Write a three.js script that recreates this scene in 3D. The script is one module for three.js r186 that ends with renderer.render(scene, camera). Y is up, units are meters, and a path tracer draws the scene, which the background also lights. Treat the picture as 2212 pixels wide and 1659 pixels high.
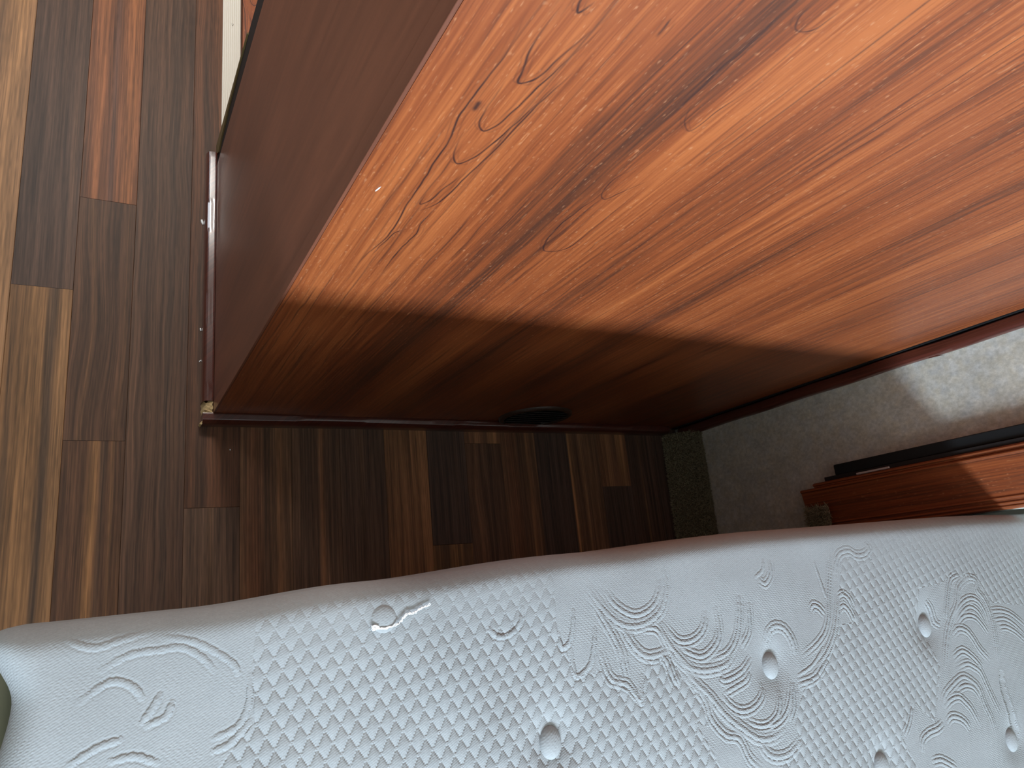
import * as THREE from 'three';
import { mergeGeometries, toCreasedNormals } from 'three/addons/utils/BufferGeometryUtils.js';
import { RoundedBoxGeometry } from 'three/addons/geometries/RoundedBoxGeometry.js';
import { RectAreaLightUniformsLib } from 'three/addons/lights/RectAreaLightUniformsLib.js';

// ---------------------------------------------------------------- camera, sky, daylight, exposure
const scene = new THREE.Scene();
const renderer = new THREE.WebGLRenderer({ antialias: true });
renderer.toneMapping = THREE.LinearToneMapping;
renderer.toneMappingExposure = 1.7;
renderer.shadowMap.enabled = true;
RectAreaLightUniformsLib.init();
const camera = new THREE.PerspectiveCamera(55.4301, 2212 / 1659, 0.02, 60);
camera.position.set(-0.168917, 1.350000, 0.328252);
camera.quaternion.setFromRotationMatrix(new THREE.Matrix4().makeBasis(
  new THREE.Vector3(0.869605, 0.484555, 0.094837), new THREE.Vector3(-0.050647, 0.278602, -0.959070), new THREE.Vector3(-0.491144, 0.829209, 0.266815)));
scene.add(camera);
scene.background = new THREE.Color().setRGB(0.82, 0.96, 1.1);
const WIN1 = { x0: -0.85, x1: 0.7, y0: 1.4, y1: 1.73, z: 2.1 };     // over the far side of the bed
const WIN2 = { z0: -2.0, z1: -1.35, y0: 0.95, y1: 1.5, x: -1.35 };    // across the passage
function daylight(w, h, pos, target, rgb, power) {
  const l = new THREE.RectAreaLight(new THREE.Color().setRGB(...rgb), power, w, h);
  l.position.set(...pos); l.lookAt(...target); scene.add(l);
}
daylight(WIN1.x1 - WIN1.x0, WIN1.y1 - WIN1.y0, [(WIN1.x0 + WIN1.x1) / 2, (WIN1.y0 + WIN1.y1) / 2, WIN1.z - 0.012], [(WIN1.x0 + WIN1.x1) / 2, (WIN1.y0 + WIN1.y1) / 2, 0], [0.77, 0.95, 1.13], 34);
daylight(WIN2.z1 - WIN2.z0, WIN2.y1 - WIN2.y0, [WIN2.x + 0.012, (WIN2.y0 + WIN2.y1) / 2, (WIN2.z0 + WIN2.z1) / 2], [1, (WIN2.y0 + WIN2.y1) / 2, (WIN2.z0 + WIN2.z1) / 2], [0.9, 0.97, 1.06], 7);
const VENT = { x0: -0.42, x1: 0.0, z0: -1.9, z1: -1.46 };                // roof vent over the passage
daylight(VENT.x1 - VENT.x0, VENT.z1 - VENT.z0, [(VENT.x0 + VENT.x1) / 2, 2.04, (VENT.z0 + VENT.z1) / 2], [(VENT.x0 + VENT.x1) / 2, 0, (VENT.z0 + VENT.z1) / 2 + 0.0001], [1.02, 0.97, 0.9], 27);
// ---------------------------------------------------------------- helpers
let seed = 7;
const rnd = () => { seed = (seed * 1664525 + 1013904223) >>> 0; return seed / 4294967296; };
const LAT = new Float32Array(65536); for (let i = 0; i < 65536; i++) LAT[i] = rnd();
function vn(x, y) {
  const xi = Math.floor(x), yi = Math.floor(y), fx = x - xi, fy = y - yi, u = fx * fx * (3 - 2 * fx), v = fy * fy * (3 - 2 * fy);
  const a = (yi & 255) << 8, b = ((yi + 1) & 255) << 8, c = xi & 255, d = (xi + 1) & 255;
  const p = LAT[a + c], q = LAT[a + d], r = LAT[b + c], s = LAT[b + d];
  return p + (q - p) * u + (r + (s - r) * u - p - (q - p) * u) * v;
}
const fbm = (x, y, n) => { let s = 0, a = 0.5, t = 0; for (let i = 0; i < n; i++) { s += a * vn(x, y); t += a; x = x * 2.03 + 17.1; y = y * 2.03 + 5.7; a *= 0.5; } return s / t; };
const mix = (a, b, t) => a + (b - a) * t, clamp = (v, a = 0, b = 1) => Math.min(b, Math.max(a, v));
const step = (a, b, x) => { const t = clamp((x - a) / (b - a)); return t * t * (3 - 2 * t); };
function dataTex(w, h, fn, srgb) {
  const d = new Uint8Array(w * h * 4);
  for (let j = 0; j < h; j++) for (let i = 0; i < w; i++) {
    const c = fn(i, j), k = (j * w + i) * 4;
    if (typeof c === 'number') d[k] = d[k + 1] = d[k + 2] = clamp(c) * 255; else { d[k] = clamp(c[0], 0, 255); d[k + 1] = clamp(c[1], 0, 255); d[k + 2] = clamp(c[2], 0, 255); }
    d[k + 3] = 255;
  }
  const t = new THREE.DataTexture(d, w, h, THREE.RGBAFormat);
  t.magFilter = THREE.LinearFilter; t.minFilter = THREE.LinearMipmapLinearFilter; t.generateMipmaps = true;
  t.wrapS = t.wrapT = THREE.MirroredRepeatWrapping;
  if (srgb) t.colorSpace = THREE.SRGBColorSpace;
  t.needsUpdate = true; return t;
}
function smooth(flat, n) {                        // a Catmull-Rom curve through flat x,y pairs
  const pts = []; for (let i = 0; i < flat.length; i += 2) pts.push(new THREE.Vector3(flat[i], flat[i + 1], 0));
  return new THREE.CatmullRomCurve3(pts, false, 'centripetal').getPoints(n || pts.length * 6);
}
const used = new Map();
function named(n) { const k = used.get(n) || 0; used.set(n, k + 1); return k ? n + '_' + String(k).padStart(3, '0') : n; }
function mesh(name, geo, mat, parent = scene) {
  const m = new THREE.Mesh(geo, mat); m.name = parent === scene ? named(name) : name; m.castShadow = m.receiveShadow = true; parent.add(m); return m;
}
function thing(name, label, category, group) { const g = new THREE.Group(); g.name = named(name); g.userData = { label, category }; if (group) g.userData.group = group; scene.add(g); return g; }
function tag(o, label, category, group) { o.userData.label = label; o.userData.category = category; if (group) o.userData.group = group; return o; }
function struct(o, label, category) { o.userData.kind = 'structure'; o.userData.label = label; o.userData.category = category; return o; }
function group(name) { const g = new THREE.Group(); g.name = named(name); scene.add(g); return g; }
// box between two corners, with uv in metres along (a, b) of each face
function box(x0, x1, y0, y1, z0, z1, r = 0) {
  const w = x1 - x0, h = y1 - y0, d = z1 - z0;
  const g = r ? new RoundedBoxGeometry(w, h, d, 2, r) : new THREE.BoxGeometry(w, h, d);
  g.translate((x0 + x1) / 2, (y0 + y1) / 2, (z0 + z1) / 2);
  const p = g.attributes.position, n = g.attributes.normal, uv = g.attributes.uv;
  for (let i = 0; i < p.count; i++) {
    const ax = Math.abs(n.getX(i)), ay = Math.abs(n.getY(i)), az = Math.abs(n.getZ(i));
    if (ax >= ay && ax >= az) uv.setXY(i, p.getZ(i), p.getY(i)); else if (az >= ay) uv.setXY(i, p.getX(i), p.getY(i)); else uv.setXY(i, p.getX(i), p.getZ(i));
  }
  return g;
}
const merge = (a) => mergeGeometries(a.map((g) => { const h = g.index ? g.toNonIndexed() : g; for (const k of Object.keys(h.attributes)) if (!['position', 'normal', 'uv'].includes(k)) h.deleteAttribute(k); return h; }));
// a profile (pairs a, b) swept straight: fn(a, b, t) gives the point for t = 0 .. 1
function sweep(profile, n, fn) {
  const pos = [], uv = [], idx = [], m = profile.length / 2;
  for (let j = 0; j <= n; j++) for (let i = 0; i < m; i++) { const q = fn(profile[2 * i], profile[2 * i + 1], j / n); pos.push(...q); uv.push(q[0] + q[2], q[1]); }
  for (let j = 0; j < n; j++) for (let i = 0; i < m; i++) { const a = j * m + i, b = j * m + (i + 1) % m; idx.push(a, b, a + m, b, b + m, a + m); }
  for (let i = 1; i < m - 1; i++) { idx.push(0, i + 1, i); idx.push(n * m, n * m + i, n * m + i + 1); }
  const g = new THREE.BufferGeometry();
  g.setAttribute('position', new THREE.Float32BufferAttribute(pos, 3)); g.setAttribute('uv', new THREE.Float32BufferAttribute(uv, 2)); g.setIndex(idx);
  return toCreasedNormals(g, 0.75);
}
const MAT = (o) => new THREE.MeshStandardMaterial(o);
const PHY = (o) => new THREE.MeshPhysicalMaterial(o);
const XP = 0.007, ZP = -0.013, XW = 1.09, TOP = 2.05, ZB = -0.505;   // wardrobe side, wardrobe front, papered wall, ceiling, end of the wardrobe side

// ---------------------------------------------------------------- wood of the wardrobe: cherry laminate with cathedral figure
const GRAIN = [[1.3,1,49.5,1044,55.0,1011,55.0,977,54.5,937,60.5,898,62.0,858,65.0,804,69.0,731,63.0,698,61.0,642],[1.5,1,67.5,1057,68.0,1019,74.5,992,78.5,983,85.5,989,91.5,1019,101.0,1064],[1.3,1,67.5,993,70.0,947,72.5,931,80.5,924,87.0,937,91.5,970,96.0,1008,103.5,1060],[1.3,1,64.5,921,72.5,886,80.0,876,88.5,887,95.0,916,100.5,959,105.5,1009],[1.3,0.9,73.0,831,76.0,805,81.0,813,86.0,839,90.5,863],[1.3,1,77.5,790,89.0,810,95.5,860,100.5,914,103.5,969,109.0,1014],[1.2,1,92.5,643,90.0,703,93.0,750,90.5,774,91.5,804],[1.1,0.9,82.0,757,73.5,747,70.5,727,67.5,695],[1.2,0.7,232.5,938,222.5,901,228.0,875,234.5,871,242.5,887,254.0,912],[1.4,0.9,256.0,910,258.5,824,254.5,768,237.0,759,226.5,779,221.5,819,225.0,871,222.5,951],[1.4,1,85.5,1067,80.0,1055,76.5,1062,76.5,1071],[1.3,0.7,242.0,1133,237.0,1105,227.0,1101,219.0,1109,217.5,1121],[2.2,0.7,203.0,1112,206.5,1085,205.5,1055,207.5,1013,208.5,967],[1.2,0.6,212.5,1017,224.5,993,236.5,985,240.0,1013,246.5,1058],[1.5,0.7,138.5,1075,140.5,1058],[1.2,0.5,310.0,1151,312.0,1123,315.0,1094],[1.2,0.5,388.0,1042,388.5,999,383.5,955],[3.5,1,61.0,955,61.5,944]];   // [width mm, strength, x, y, x, y ...] in mm on the front panel
const PW = 1.1, PH = 1.22, N = 2048;
const ink = new Float32Array(N * N);
function stroke(buf, W, H, sx, sy, pts, wid, amt, taper) {   // pts in metres; sx, sy texels per metre
  for (let k = 0; k + 1 < pts.length; k++) {
    const a = pts[k], b = pts[k + 1], f = taper ? Math.min(1, 4 * Math.min(k + 1, pts.length - k) / pts.length) : 1, r = wid * 2.2;
    const i0 = Math.max(0, Math.floor((Math.min(a.x, b.x) - r) * sx)), i1 = Math.min(W - 1, Math.ceil((Math.max(a.x, b.x) + r) * sx));
    const j0 = Math.max(0, Math.floor((Math.min(a.y, b.y) - r) * sy)), j1 = Math.min(H - 1, Math.ceil((Math.max(a.y, b.y) + r) * sy));
    const dx = b.x - a.x, dy = b.y - a.y, L = dx * dx + dy * dy + 1e-12;
    for (let j = j0; j <= j1; j++) for (let i = i0; i <= i1; i++) {
      const x = i / sx - a.x, y = j / sy - a.y, t = clamp((x * dx + y * dy) / L), ex = x - t * dx, ey = y - t * dy, q = (ex * ex + ey * ey) / (wid * wid);
      if (q < 5) { const v = amt * f * Math.exp(-q); if (v > buf[j * W + i]) buf[j * W + i] = v; }
    }
  }
}
for (const c of GRAIN) {
  const p = smooth(c.slice(2).map((v) => v / 1000), c.length * 9);
  for (const q of p) q.x += 0.0022 * (fbm(q.y * 60, q.x * 20 + c[2], 2) - 0.5);
  for (const d of [0.0042, -0.0036]) stroke(ink, N, N, N / PW, N / PH, p.map((q, i) => ({ x: q.x + d * (0.6 + 0.8 * vn(i * 0.03, c[2])), y: q.y })), c[0] * 0.0005, 0.22, true);
  stroke(ink, N, N, N / PW, N / PH, p, c[0] * 0.0006, c[1], true);
}
for (let k = 0; k < 520; k++) {                       // faint straight growth lines between the figure
  const x = rnd() * PW, y = rnd() * PH, l = 0.05 + rnd() * 0.25, w = (rnd() - 0.5) * 0.006, q = [];
  for (let i = 0; i < 7; i++) q.push(x + w * i / 6 + (vn(y * 9 + i * 0.7, k) - 0.5) * 0.003, y + l * i / 6);
  stroke(ink, N, N, N / PW, N / PH, smooth(q), 0.0006 + rnd() * 0.0005, 0.16 + rnd() * 0.4, true);
}
const TONE = [[0, 0.72], [0.03, 0.8], [0.05, 0.62], [0.1, 0.75], [0.135, 0.85], [0.17, 0.62], [0.2, 0.3], [0.215, 0.52], [0.245, 0.82], [0.28, 0.9], [0.32, 0.45], [0.345, 0.3], [0.37, 0.55], [0.41, 0.8], [0.46, 0.62], [0.5, 0.35], [0.54, 0.6], [0.6, 0.75], [0.64, 0.4], [0.68, 0.6], [0.75, 0.8], [0.82, 0.5], [0.9, 0.7], [1.0, 0.55], [1.1, 0.6]];
function tone(x) { let k = 0; while (k < TONE.length - 2 && TONE[k + 1][0] < x) k++; return mix(TONE[k][1], TONE[k + 1][1], step(TONE[k][0], TONE[k + 1][0], x)); }
const C0 = [80, 44, 29], C1 = [132, 66, 34], C2 = [168, 93, 49], CI = [44, 25, 25];
const cherry = dataTex(N, N, (i, j) => {
  const x = i / N * PW, y = j / N * PH;
  const t = x + 0.012 * (fbm(x * 5, y * 1.6, 2) - 0.5);
  let v = 0.9 * tone(clamp(t, 0, 1.1)) + 0.6 * (fbm(t * 14, y * 1.7 + 3, 3) - 0.5) + 0.42 * (fbm(t * 75, y * 2.6, 3) - 0.5) - 0.01;
  v += 0.4 * (vn(t * 420, y * 7) - 0.5) + 0.34 * (vn(t * 1050, y * 26) - 0.5);
  v = clamp(v);
  let c = v < 0.5 ? [0, 1, 2].map((k) => mix(C0[k], C1[k], v * 2)) : [0, 1, 2].map((k) => mix(C1[k], C2[k], v * 2 - 1));
  const fl = vn(t * 950 + 31, y * 150 + 9); if (fl > 0.84) { const q = (fl - 0.84) * 3.4; c = [mix(c[0], 200, q), mix(c[1], 146, q), mix(c[2], 108, q)]; }
  const q = clamp(ink[j * N + i] * (0.7 + 0.5 * vn(t * 300, y * 60)));
  return [mix(c[0], CI[0], q * 0.85), mix(c[1], CI[1], q * 0.85), mix(c[2], CI[2], q * 0.85)];
}, true);
const cherryBump = dataTex(1024, 1024, (i, j) => 0.5 + 0.5 * (vn(i * 0.9, j * 0.08) - 0.5) + 0.3 * (vn(i * 0.31, j * 0.02) - 0.5));
const tiled = (t, w, h) => { const c = t.clone(); c.repeat.set(1 / w, 1 / h); c.needsUpdate = true; return c; };
const wood = PHY({ name: 'cherry', map: tiled(cherry, PW, PH), bumpMap: tiled(cherryBump, 0.55, 0.62), bumpScale: 0.00006, roughness: 0.42, clearcoat: 0.22, clearcoatRoughness: 0.3 });
const sideTex = dataTex(512, 1024, (i, j) => { const v = clamp(0.5 + 0.9 * (fbm(i / 60, j / 420, 3) - 0.5) + 0.35 * (vn(i / 7, j / 90) - 0.5) + 0.2 * (vn(i / 1.6, j / 22) - 0.5)); return [mix(96, 136, v), mix(56, 82, v), mix(42, 60, v)]; }, true);
const sideWood = PHY({ map: tiled(sideTex, 0.5, 1.0), roughness: 0.42, clearcoat: 0.3, clearcoatRoughness: 0.25 });
const stained = dataTex(256, 512, (i, j) => { const v = 0.5 * fbm(i / 14, j / 150, 3) + 0.5 * vn(i / 2.2, j / 30); return [mix(58, 104, v), mix(28, 50, v), mix(22, 38, v)]; }, true);
const trimWood = PHY({ map: tiled(stained, 0.08, 0.6), roughness: 0.3, clearcoat: 1, clearcoatRoughness: 0.1 });
const darkEdge = MAT({ color: 0x1d1512, roughness: 0.8 });
const rawWood = MAT({ map: tiled(dataTex(128, 128, (i, j) => { const v = fbm(i / 9, j / 26, 3); return [mix(150, 214, v), mix(124, 184, v), mix(84, 136, v)]; }, true), 0.05, 0.05), roughness: 0.95 });
const black = MAT({ color: 0x0b0d0e, roughness: 0.7 });

// ---------------------------------------------------------------- papered walls and ceiling
const paper = dataTex(1024, 1024, (i, j) => {
  const a = fbm(i / 60, j / 60, 3), b = fbm(i / 11, j / 13, 3), c = vn(i / 2.3, j / 2.7);
  const v = 0.45 * a + 0.75 * (b - 0.5) + 0.22 * (c - 0.5) + 0.3, w = fbm(i / 30 + 40, j / 30, 2);
  return [mix(166, 222, v) + 8 * (w - 0.5), mix(162, 218, v), mix(150, 207, v) - 14 * (w - 0.5)];
}, true);
const paperMat = MAT({ map: tiled(paper, 0.42, 0.42), roughness: 0.75 });
const ceilMat = MAT({ color: 0xcfcbbf, roughness: 0.9 });
// right wall with the opening of the bed alcove
{
  const s = new THREE.Shape(); s.moveTo(-2.6, 0); s.lineTo(2.1, 0); s.lineTo(2.1, TOP); s.lineTo(-2.6, TOP); s.closePath();
  const h = new THREE.Path(); h.moveTo(0.285, 0.36); h.lineTo(0.285, 1.9); h.lineTo(1.85, 1.9); h.lineTo(1.85, 0.36); h.closePath(); s.holes.push(h);
  const g = new THREE.ExtrudeGeometry(s, { depth: 0.05, bevelEnabled: false });
  g.applyMatrix4(new THREE.Matrix4().makeBasis(new THREE.Vector3(0, 0, 1), new THREE.Vector3(0, 1, 0), new THREE.Vector3(-1, 0, 0)));
  g.translate(XW + 0.05, 0, 0);
  struct(mesh('wall_right', g, paperMat), 'mottled off-white papered wall beside the wardrobe', 'wall');
}
{
  const s = new THREE.Shape(); s.moveTo(-1.4, -2.65); s.lineTo(1.14, -2.65); s.lineTo(1.14, 2.16); s.lineTo(-1.4, 2.16); s.closePath();
  const h = new THREE.Path(); h.moveTo(VENT.x0, VENT.z0); h.lineTo(VENT.x0, VENT.z1); h.lineTo(VENT.x1, VENT.z1); h.lineTo(VENT.x1, VENT.z0); h.closePath(); s.holes.push(h);
  const g = new THREE.ExtrudeGeometry(s, { depth: 0.05, bevelEnabled: false }); g.rotateX(Math.PI / 2); g.translate(0, TOP + 0.05, 0);
  struct(mesh('ceiling', g, ceilMat), 'pale ceiling with a roof vent', 'ceiling');
}
const taupe = MAT({ map: tiled(dataTex(256, 256, (i, j) => { const v = fbm(i / 20, j / 20, 3); return [mix(96, 124, v), mix(92, 119, v), mix(82, 108, v)]; }, true), 0.5, 0.5), roughness: 0.85 });
function wallWith(name, along, at, thick, a0, a1, w, label, m) {    // a wall with one window opening
  const s = new THREE.Shape(); s.moveTo(a0, 0); s.lineTo(a1, 0); s.lineTo(a1, TOP); s.lineTo(a0, TOP); s.closePath();
  if (w) { const h = new THREE.Path(); h.moveTo(w[0], w[2]); h.lineTo(w[0], w[3]); h.lineTo(w[1], w[3]); h.lineTo(w[1], w[2]); h.closePath(); s.holes.push(h); }
  const g = new THREE.ExtrudeGeometry(s, { depth: thick, bevelEnabled: false });
  if (along === 'z') { g.applyMatrix4(new THREE.Matrix4().makeBasis(new THREE.Vector3(0, 0, 1), new THREE.Vector3(0, 1, 0), new THREE.Vector3(-1, 0, 0))); g.translate(at, 0, 0); } else g.translate(0, 0, at);
  struct(mesh(name, g, m), label, 'wall');
}
wallWith('wall_back', 'x', 2.1, 0.06, -1.4, 1.09, [WIN1.x0, WIN1.x1, WIN1.y0, WIN1.y1], 'taupe wall with the window across the bed', taupe);
wallWith('wall_left', 'z', -1.35, 0.06, -2.65, 2.1, [WIN2.z0, WIN2.z1, WIN2.y0, WIN2.y1], 'taupe wall with the passage window', taupe);
wallWith('wall_front', 'x', -2.65, 0.06, -1.4, 1.14, null, 'taupe wall at the end of the passage', taupe);
const frameMat = MAT({ color: 0xd8d4ca, roughness: 0.5 });
const paneMat = PHY({ color: 0xffffff, transmission: 1, thickness: 0, roughness: 0.02 });
function windowUnit(n, ex, pane, label) {
  const g = group('window_' + n); struct(g, label, 'window');
  for (const b of ex) mesh('frame', box(...b), frameMat, g);
  mesh('pane', box(...pane), paneMat, g);
}
{ const { x0, x1, y0, y1, z } = WIN1, f = 0.025;
  windowUnit(1, [[x0 - f, x1 + f, y0 - f, y0, z - 0.006, z + 0.05], [x0 - f, x1 + f, y1, y1 + f, z - 0.006, z + 0.05], [x0 - f, x0, y0, y1, z - 0.006, z + 0.05], [x1, x1 + f, y0, y1, z - 0.006, z + 0.05]], [x0, x1, y0, y1, z + 0.02, z + 0.024], 'framed window across the bed'); }
{ const { z0, z1, y0, y1, x } = WIN2, f = 0.025;
  windowUnit(2, [[x - 0.05, x + 0.006, y0 - f, y0, z0 - f, z1 + f], [x - 0.05, x + 0.006, y1, y1 + f, z0 - f, z1 + f], [x - 0.05, x + 0.006, y0, y1, z0 - f, z0], [x - 0.05, x + 0.006, y0, y1, z1, z1 + f]], [x - 0.024, x - 0.02, y0, y1, z0, z1], 'framed window of the passage'); }
{ const { x0, x1, z0, z1 } = VENT, f = 0.025, a = TOP - 0.006, b = TOP + 0.05;
  windowUnit(3, [[x0 - f, x1 + f, a, TOP, z0 - f, z0], [x0 - f, x1 + f, a, TOP, z1, z1 + f], [x0 - f, x0, a, TOP, z0, z1], [x1, x1 + f, a, TOP, z0, z1]], [x0, x1, b - 0.02, b - 0.016, z0, z1], 'roof vent with a clear lid'); }
// bed alcove behind the right wall
struct(mesh('floor_alcove', box(XW + 0.051, 2.0, 0.3, 0.345, 0.2, 1.95), ceilMat), 'floor of the bed alcove', 'floor');
struct(mesh('ceiling_alcove', box(XW + 0.051, 2.0, 1.92, 1.96, 0.2, 1.95), ceilMat), 'ceiling of the bed alcove', 'ceiling');
struct(mesh('wall_alcove_end', box(2.0, 2.05, 0.3, 1.96, 0.2, 1.95), paperMat), 'papered end wall of the bed alcove', 'wall');
struct(mesh('wall_alcove_left', box(XW + 0.051, 2.0, 0.345, 1.92, 0.2, 0.26), paperMat), 'papered near side wall of the bed alcove', 'wall');
struct(mesh('wall_alcove_right', box(XW + 0.051, 2.0, 0.345, 1.92, 1.89, 1.95), paperMat), 'papered far side wall of the bed alcove', 'wall');

// ---------------------------------------------------------------- floor of vinyl strips
const floor = group('floor'); struct(floor, 'brown wood-look strip floor', 'floor');
mesh('underlay', box(-1.41, XW + 0.05, -0.04, -0.0042, -2.66, 2.16), MAT({ color: 0x17110e, roughness: 0.9 }), floor);
// kinds of print: base colour, streak colour, streaks [position, width, strength]
const DARK = [66, 54, 48], TAN = [150, 112, 76], BROWN = [92, 66, 50], RUST = [124, 82, 56], PALE = [176, 134, 92], INKY = [56, 46, 42];
const PRINT = [
  { b: [140, 106, 78], s: [[0.2, 0.12, 0.5, RUST], [0.75, 0.12, 0.5, PALE], [0.45, 0.06, 0.5, DARK]] },                    // 0 tan
  { b: [78, 60, 52], s: [[0.35, 0.03, 0.35, BROWN], [0.85, 0.08, 0.5, [104, 78, 62]], [0.6, 0.05, 0.25, BROWN]] },          // 1 dark grey
  { b: [104, 76, 52], s: [[0.45, 0.22, 0.85, TAN], [0.88, 0.08, 1, [172, 130, 92]], [0.7, 0.06, 0.8, DARK], [0.15, 0.05, 0.5, DARK]] }, // 2 striped tan
  { b: [116, 76, 55], s: [[0.25, 0.1, 0.7, [154, 100, 66]], [0.5, 0.05, 0.8, [80, 62, 60]], [0.8, 0.16, 0.9, [160, 104, 66]], [0.05, 0.06, 0.6, DARK]] }, // 3 orange brown
  { b: [86, 62, 48], s: [[0.3, 0.06, 0.5, [120, 88, 62]], [0.6, 0.05, 0.5, DARK], [0.85, 0.05, 0.5, [116, 84, 60]]], fig: 1 },  // 4 brown figured
  { b: [88, 62, 46], s: [[0.52, 0.08, 0.9, [166, 122, 80]], [0.8, 0.04, 0.5, TAN], [0.93, 0.05, 0.6, [126, 92, 64]], [0.65, 0.05, 0.5, DARK]] }, // 5 brown with a tan stripe
  { b: [88, 66, 54], s: [[0.1, 0.1, 0.5, [122, 88, 64]], [0.62, 0.06, 0.6, DARK], [0.9, 0.06, 0.4, [66, 54, 52]]], fig: 1 },   // 6 long brown
  { b: [96, 66, 50], s: [[0.3, 0.12, 0.6, DARK], [0.7, 0.2, 0.5, [124, 86, 62]]], fig: 1 },                               // 7 warm brown
  { b: [98, 77, 65], s: [[0.45, 0.04, 0.5, [115, 86, 62]], [0.8, 0.08, 0.4, INKY]] },                                        // 8 dark brown
  { b: [116, 88, 68], s: [[0.3, 0.18, 0.6, [134, 86, 62]], [0.75, 0.05, 0.8, [163, 118, 84]], [0.5, 0.05, 0.5, DARK]] },        // 9 reddish
  { b: [108, 83, 67], s: [[0.6, 0.05, 0.9, [175, 125, 89]], [0.3, 0.1, 0.4, DARK], [0.85, 0.06, 0.4, INKY]] },               // 10 brown, one tan line
  { b: [144, 106, 77], s: [[0.2, 0.16, 0.8, INKY], [0.55, 0.05, 0.7, DARK], [0.85, 0.14, 0.8, [190, 142, 103]]] },               // 11 light tan
  { b: [89, 73, 67], s: [[0.4, 0.1, 0.4, INKY], [0.7, 0.05, 0.3, BROWN]] },                                                  // 12 nearly black
  { b: [134, 101, 70], s: [[0.3, 0.1, 0.6, DARK], [0.6, 0.08, 0.5, TAN], [0.8, 0.08, 0.6, DARK]] },                             // 13 tan piece
  { b: [120, 92, 73], s: [[0.08, 0.06, 0.9, [192, 144, 101]], [0.45, 0.05, 0.7, [163, 122, 89]], [0.7, 0.12, 0.5, [125, 94, 70]]] }, // 14 pale lines
  { b: [138, 101, 77], s: [[0.3, 0.1, 0.6, [154, 115, 84]], [0.75, 0.14, 0.9, [175, 132, 94]], [0.55, 0.08, 0.7, INKY]] },       // 15 two tan bars
  { b: [92, 73, 65], s: [[0.45, 0.035, 0.9, [156, 120, 86]], [0.75, 0.05, 0.3, INKY]] },                                    // 16 dark, one pale line
  { b: [110, 83, 67], s: [[0.25, 0.08, 0.5, [125, 91, 67]], [0.6, 0.1, 0.5, INKY], [0.9, 0.05, 0.4, BROWN]], fig: 1 },         // 17 mid dark
];
const COLS = 18, TW = 2016, TH = 2048, SW = TW / COLS;
const strips = dataTex(TW, TH, (i, j) => {
  const c = Math.min(COLS - 1, Math.floor(i / SW)), p = PRINT[c], a = (i - c * SW) / SW, y = j / TH * 1.25;
  const w = 0.05 * (fbm(y * 2.2 + c * 9, c * 3.3, 2) - 0.5), fg = p.fig ? 0.16 * (fbm(a * 2.4 + c * 5, y * 5.5, 2) - 0.5) : 0.05 * (fbm(a * 2 + c * 5, y * 3, 2) - 0.5), t = a + w + fg;
  let col = p.b.slice();
  for (const [q, wd, s, k] of p.s) { const m = 0.72 * s * Math.exp(-(((t - q) / (wd * (0.6 + 0.8 * vn(y * 3.1 + q * 40, c + q * 17)))) ** 2)) * step(0.12, 0.5, vn(y * 2.3 + q * 91, c * 2.7 + q * 7)); for (let z = 0; z < 3; z++) col[z] = mix(col[z], k[z], m); }
  const g = 1 + 0.5 * (fbm(t * 16 + c * 31, y * 4.5, 3) - 0.5) + 0.34 * (vn(t * 62 + c * 11, y * 9) - 0.5) + 0.2 * (vn(a * 120 + c * 53, y * 60) - 0.5);
  return [col[0] * g, col[1] * g * 0.95, col[2] * g * 0.88];
}, true);
const floorMat = PHY({ map: strips, roughness: 0.55, clearcoat: 0.04, clearcoatRoughness: 0.4, specularIntensity: 0.6 });
function stripGeo(x0, x1, z0, z1, kind, off) {
  const g0 = 0.00012, c = 0.0005, h = 0.004, pos = [], uv = [], idx = [];
  const ring = (i, y) => { for (const [x, z] of [[x0 + g0 + i, z0 + g0 + i], [x1 - g0 - i, z0 + g0 + i], [x1 - g0 - i, z1 - g0 - i], [x0 + g0 + i, z1 - g0 - i]]) { pos.push(x, y, z); uv.push((kind + 0.03 + 0.94 * (x - x0) / (x1 - x0)) / COLS, ((z - z0) + off) / 1.25); } };
  ring(0, -h); ring(0, -c); ring(c, 0);
  for (let r = 0; r < 2; r++) for (let k = 0; k < 4; k++) { const a = r * 4 + k, b = r * 4 + (k + 1) % 4; idx.push(a, a + 4, b, b, a + 4, b + 4); }
  idx.push(8, 10, 9, 8, 11, 10);
  const g = new THREE.BufferGeometry(); g.setAttribute('position', new THREE.Float32BufferAttribute(pos, 3)); g.setAttribute('uv', new THREE.Float32BufferAttribute(uv, 2)); g.setIndex(idx);
  const n = g.toNonIndexed(); n.computeVertexNormals(); return n;
}
const BX = [-0.393, -0.304, -0.2155, -0.126, -0.034, 0.056, 0.146, 0.236, 0.326, 0.416, 0.502, 0.588, 0.674, 0.759, 0.843, 0.927, 1.008, 1.09];
// [column, z from, z to, print]
const LAID = [
  [0, -1.7, -0.02, 0], [0, -0.02, 1.2, 2], [1, -1.35, -0.229, 1], [1, -0.229, 0.95, 2], [2, -1.3, -0.407, 3], [2, -0.407, 0.033, 4], [2, 0.033, 1.1, 5],
  [3, -1.05, 0.75, 6], [4, -1.0, 0.148, 7], [4, 0.148, 1.2, 8], [5, -0.03, 1.1, 9], [6, -0.03, 0.9, 10], [7, -0.03, 1.0, 8],
  [8, -0.03, 0.8, 11], [9, -0.03, 0.235, 12], [9, 0.235, 1.2, 13], [10, -0.03, 0.03, 15], [10, 0.03, 1.0, 17], [11, -0.03, 0.9, 9], [12, -0.03, 1.2, 12], [13, -0.03, 1.0, 14],
  [14, -0.03, 0.127, 15], [14, 0.127, 1.1, 12], [15, -0.03, 0.9, 16], [16, -0.03, 1.1, 12],
];
const tops = new Map();
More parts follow.
